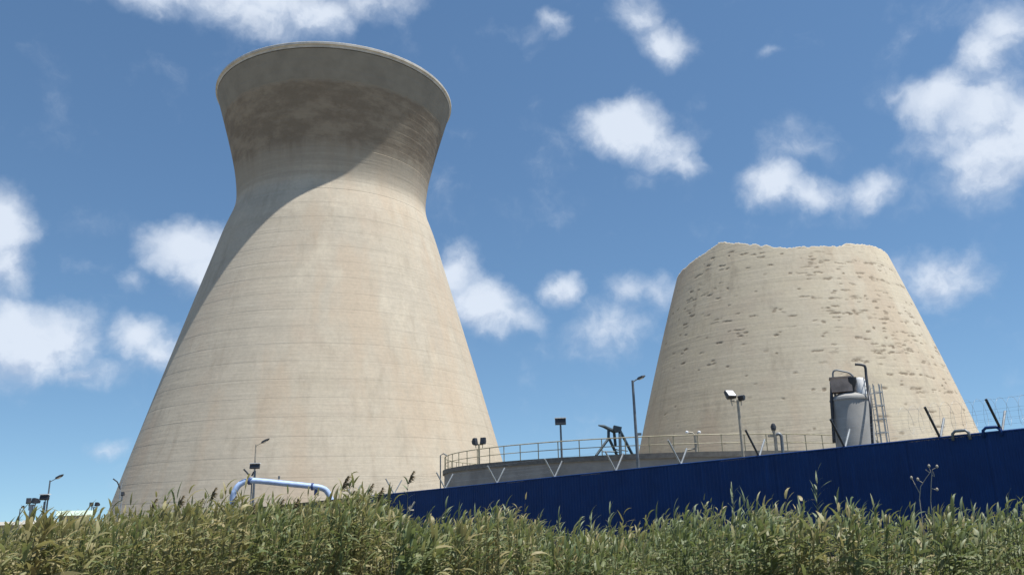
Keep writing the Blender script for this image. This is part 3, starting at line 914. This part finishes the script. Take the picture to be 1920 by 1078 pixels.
# leaves
NL = 11
phase = rng.uniform(0, 2 * math.pi, nR)
for l in range(NL):
    span = np.minimum(1.75, (top - gz) * .7)
    zr = 1 - (span * (l / NL) ** 1.0 + rng.uniform(0, .10, nR)) / (top - gz)
    st = RP + lean * ((zr ** 2) * (top - gz) * .45)[:, None]
    sz_ = gz + zr * (top - gz)
    az = phase + l * math.pi + rng.normal(0, .65, nR)
    hx = np.cos(az) + .85; hy = np.sin(az) - .15
    nn = np.hypot(hx, hy) + 1e-6; hx /= nn; hy /= nn
    L = rng.uniform(.22, .42, nR) * (0.8 if l < 1 else 1.0)
    L = L * big
    wd_ = rng.uniform(.016, .036, nR) * big
    e0 = rng.uniform(R(12), R(66), nR) if l > 1 else rng.uniform(R(60), R(88), nR)
    droop = rng.uniform(R(20), R(95), nR)
    segs = 4
    ps = [np.stack([st[:, 0], st[:, 1], sz_], -1)]
    tw_ = rng.normal(0, .5, nR)
    for s in range(segs):
        e = e0 - droop * ((s + .5) / segs) ** 1.2
        ps.append(ps[-1] + (L / segs)[:, None] * np.stack([hx * np.cos(e), hy * np.cos(e), np.sin(e)], -1))
    wprof = [.55, 1.0, .85, .5, .04]
    rows = []
    for s in range(segs + 1):
        w = wd_ * wprof[s]
        ct_, st_ = np.cos(tw_), np.sin(tw_)
        sx = np.stack([-hy * ct_, hx * ct_, st_], -1)
        rows += [ps[s] - sx * w[:, None], ps[s] + sx * w[:, None]]
    LV = np.stack(rows, 1)
    nv = (segs + 1) * 2
    fl = np.array([(2 * s, 2 * s + 1, 2 * s + 3, 2 * s + 2) for s in range(segs)])
    Vs.append(LV.reshape(-1, 3)); Fs.append(off + (np.arange(nR)[:, None, None] * nv + fl[None]).reshape(-1, 4))
    Ts.append(np.repeat(np.clip(tint + rng.normal(0, .12, nR) + .25 * (l > 7), 0, 1.7), nv))
    off += nR * nv
rme = np_mesh('reed_bed', np.concatenate(Vs), np.concatenate(Fs), M['reed'], {'tint': np.concatenate(Ts)}, True)
tag(link('reed_bed', rme), 'dense bed of green and straw coloured reeds along the foreground', 'reeds', kind='stuff')

# ------------------------------------------------------------------ single reeds that stand out above the bed
def leaf_mesh(L, w, e0, droop, mat, tintv, seed):
    r = random.Random(seed)
    m = MB(); p = Vector((0, 0, 0)); segs = 6; vs = []
    tw0 = r.uniform(-.5, .5)
    for s in range(segs + 1):
        f = s / segs
        ww = w * (0.5 + .9 * f if f < .3 else (1 - f) ** .8 * 1.05 + .02)
        t = tw0 + f * r.uniform(.2, .8)
        vs += [p + Vector((0, -ww * math.cos(t), -ww * math.sin(t))), p + Vector((0, ww * math.cos(t), ww * math.sin(t)))]
        e = e0 - droop * (f + .5 / segs) ** 1.3
        p = p + Vector((math.cos(e), 0, math.sin(e))) * (L / segs)
    me = m.add(vs, [(2 * s, 2 * s + 1, 2 * s + 3, 2 * s + 2) for s in range(segs)]).mesh('leaf', mat, True)
    a = me.attributes.new('tint', 'FLOAT', 'POINT'); a.data.foreach_set('value', [tintv] * len(me.vertices))
    return me
LM = [leaf_mesh(random.uniform(.28, .46), random.uniform(.026, .038), R(random.uniform(45, 75)), R(random.uniform(30, 90)), M['reedtall'], random.uniform(.1, .8), i) for i in range(8)]
def plume_mesh(seed):
    r = random.Random(seed); m = MB()
    for i in range(46):
        f = i / 46
        z = f * .34; a = r.uniform(0, 6.28)
        L = (.20 * (1 - f) ** .6 + .05) * r.uniform(.7, 1.1)
        d = Vector((math.cos(a) * .35 + .45, math.sin(a) * .35, r.uniform(.35, .9))).normalized()
        p0 = Vector((.10 * f * f, 0, z)); p1 = p0 + d * L * .6; p2 = p1 + (d + Vector((.35, 0, -.8))).normalized() * L * .5
        s = d.cross(Vector((r.uniform(-1, 1), r.uniform(-1, 1), .3))).normalized() * .008
        m.add([p0 - s, p0 + s, p1 + s * 1.3, p1 - s * 1.3, p2], [(0, 1, 2, 3), (3, 2, 4)])
    return m.mesh('plume', M['plume'])
PM = [plume_mesh(i) for i in range(3)]
def reed(px, py, D, label, group, plume=False, leaves=9, spread=1.0, seed=0):
    r = random.Random(seed + int(px))
    tip = at(px, py, D)
    lx_, ly_ = r.uniform(.0, .30), r.uniform(-.08, .08)
    bx_, by_ = tip.x - lx_, tip.y - ly_
    gz_ = ground_z(bx_, by_)
    t = thing('reed', label, 'reed', (bx_, by_, gz_), 0, group)
    h = tip.z - gz_ - (.36 if plume else .16)
    curve = lambda f: Vector((lx_ * f * f, ly_ * f * f, h * f))
    MB().tube([curve(f) for f in (0, .3, .6, .8, 1)], [.011, .010, .009, .007, .004], 5).build('stem', M['stem'], t)
    ph = r.uniform(0, 6.28)
    for k in range(leaves):
        f = 1 - (.0 if k == 0 else (k * .075 * spread + r.uniform(-.03, .03)) / h)
        a = ph + k * math.pi + r.gauss(0, .4)
        ax, ay = math.cos(a) + .7, math.sin(a)
        o = link('leaf', r.choice(LM), t, curve(f), (0, -R(18) if k == 0 else r.gauss(0, .15), math.atan2(ay, ax)), (r.uniform(.75, 1.2),) * 3)
    if plume:
        link('plume', r.choice(PM), t, curve(1), (0, r.uniform(0, .3), r.uniform(-.4, .4)), (r.uniform(.8, 1.15),) * 3)
    return t
reed(1530, 884, 20, 'tallest leafy reed shoot standing against the navy fence below left of the silo', None, leaves=15, seed=1)
reed(1371, 908, 20, 'tall leafy reed shoot against the navy fence below the white floodlight', None, leaves=13, seed=2)
reed(836, 938, 20, 'leafy reed cluster shoot at the left part of the navy fence', None, leaves=13, seed=3)
reed(1888, 930, 21, 'reed shoot leaning right near the right picture edge', None, leaves=11, seed=4)
SHOOTS = [
    (948, 938, 20, 'taller of two reed shoots on the fence right below the twin black floodlights'),
    (925, 948, 19, 'shorter of two reed shoots on the fence right below the twin black floodlights'),
    (1047, 960, 21, 'lone reed shoot before the fence below the square black floodlight'),
    (1106, 955, 20, 'left one of two slim reed shoots below the steel winch'),
    (1143, 944, 20, 'right and taller one of two slim reed shoots below the steel winch'),
    (1085, 966, 18.5, 'low reed shoot between the square floodlight and the steel winch'),
    (1262, 945, 19, 'left one of two reed shoots below the forked post with pale tips'),
    (1300, 946, 19, 'right one of two reed shoots below the forked post with pale tips'),
    (1395, 925, 20.5, 'second tallest reed shoot below the white floodlight, right of the tallest there'),
    (1386, 938, 19, 'shortest reed shoot crowded below the white floodlight'),
    (1415, 948, 20, 'reed shoot below the dark forked arm right of the white floodlight'),
    (1440, 955, 20, 'reed shoot straight below the gooseneck vent pipes'),
    (1568, 928, 21, 'bright leaved reed shoot just right of the tallest shoot on the fence'),
    (1590, 942, 20, 'reed shoot straight below the left half of the silo'),
    (1615, 952, 20, 'reed shoot straight below the right half of the silo'),
    (1640, 950, 21, 'reed shoot below the caged ladder of the silo'),
    (1712, 950, 20, 'reed shoot just left of the dry thistle'),
    (1800, 940, 20, 'left one of two reed shoots below the pale hoop on the fence'),
    (1822, 945, 21, 'right one of two reed shoots below the pale hoop on the fence'),
    (1850, 955, 19, 'lower reed shoot below the navy hoop on the fence'),
    (1870, 950, 20, 'upper reed shoot below the navy hoop on the fence'),
    (1905, 950, 20, 'last reed shoot at the right picture edge'),
    (1500, 948, 20, 'short reed shoot just left of the tallest shoot on the fence'),
    (890, 955, 20, 'reed shoot straight below the twin black floodlights'),
    (860, 950, 20, 'reed shoot below the left end of the tank railing'),
    (800, 962, 20, 'leftmost low reed shoot before the navy fence'),
    (1010, 968, 20, 'low reed shoot left of the one below the square floodlight'),
    (1230, 958, 20, 'reed shoot before the fence right of the tall street lamp'),
]
for i, (px, py, D, lb_) in enumerate(SHOOTS):
    reed(px, py, D, lb_, 'reed shoots before the navy fence', leaves=r2.choice([9, 10, 11, 12]), seed=i + 10)
PLUMES = [
    (395, 912, 22, 'tallest brown plumed reed left of the pale blue pipe'),
    (372, 932, 22, 'plumed reed just left of the tallest one beside the pale blue pipe'),
    (335, 930, 24, 'third plumed reed from the left before the tall tower'),
    (432, 925, 21, 'plumed reed at the left bend of the pale blue pipe'),
    (520, 930, 21, 'left one of two plumed reeds under the middle of the pale blue pipe'),
    (548, 938, 20, 'right one of two plumed reeds under the middle of the pale blue pipe'),
    (640, 893, 20, 'tallest plumed reed right of the pale blue pipe'),
    (655, 915, 20, 'plumed reed just right of the tallest one beyond the pale blue pipe'),
    (690, 900, 21, 'plumed reed before the left end of the fence, taller of two'),
    (708, 918, 20, 'plumed reed before the left end of the fence, shorter of two'),
    (283, 938, 25, 'leftmost plumed reed before the tall tower'),
    (300, 945, 23, 'second plumed reed from the left before the tall tower'),
    (668, 925, 19, 'lowest plumed reed between the pale blue pipe and the fence'),
    (470, 940, 21, 'plumed reed below the floodlight on the pale blue pipe'),
]
for i, (px, py, D, lb_) in enumerate(PLUMES):
    reed(px, py, D, lb_, 'plumed reeds before the tall tower', plume=True, leaves=7, seed=i + 50)
reed(765, 880, 21, 'single plumed reed reaching above the left end of the navy fence', None, plume=True, leaves=6, seed=80)

# dry weeds in front of the fence
b0 = at(748, 990, 19); tp = at(775, 943, 19)
gz_ = ground_z(b0.x, b0.y)
t = thing('dry_stalk', 'bare pale dry stalk leaning right at the left end of the navy fence', 'stalk', (b0.x, b0.y, gz_))
rel = lambda px, py, D=19: at(px, py, D) - Vector((b0.x, b0.y, gz_))
lo_ = rel(742, 1000); 
MB().tube([(lo_.x - .25, 0, 0), lo_, rel(758, 972), rel(770, 948)], [.014, .013, .012, .008], 5).build('stem', M['drystem'], t)
for k, (px, py) in enumerate(((778, 940), (766, 950), (776, 956))):
    MB().tube([rel(768, 956), rel(px, py)], [.012, .022], 5).build('seed_head', M['drystem'], t)
b0 = at(1735, 960, 21); gz_ = ground_z(b0.x, b0.y)
t = thing('dry_thistle', 'grey dry branching thistle before the right part of the navy fence', 'weed', (b0.x, b0.y, gz_))
rel = lambda px, py, D=21: at(px, py, D) - Vector((b0.x, b0.y, gz_))
for pts in (((1724, 990), (1724, 935), (1726, 912), (1736, 896), (1745, 884), (1742, 876)), ((1742, 990), (1745, 940), (1746, 905), (1748, 880), (1756, 876)),
            ((1725, 925), (1714, 905), (1710, 897)), ((1746, 915), (1756, 918)), ((1730, 905), (1722, 900)), ((1744, 886), (1735, 880)), ((1747, 890), (1752, 893), (1750, 884))):
    P = [rel(*q_) for q_ in pts]
    if pts[0][1] == 990: P[0].z = 0
    MB().tube(P, np.linspace(.011, .006, len(P)), 5).build('branch', M['drystem'], t)
for px, py in ((1742, 874), (1757, 875), (1709, 896), (1757, 918), (1721, 899)):
    MB().lathe([(.004, -.03), (.028, -.01), (.03, .02), (.01, .05)], 8).build('seed_head', M['drystem'], t, loc=rel(px, py))
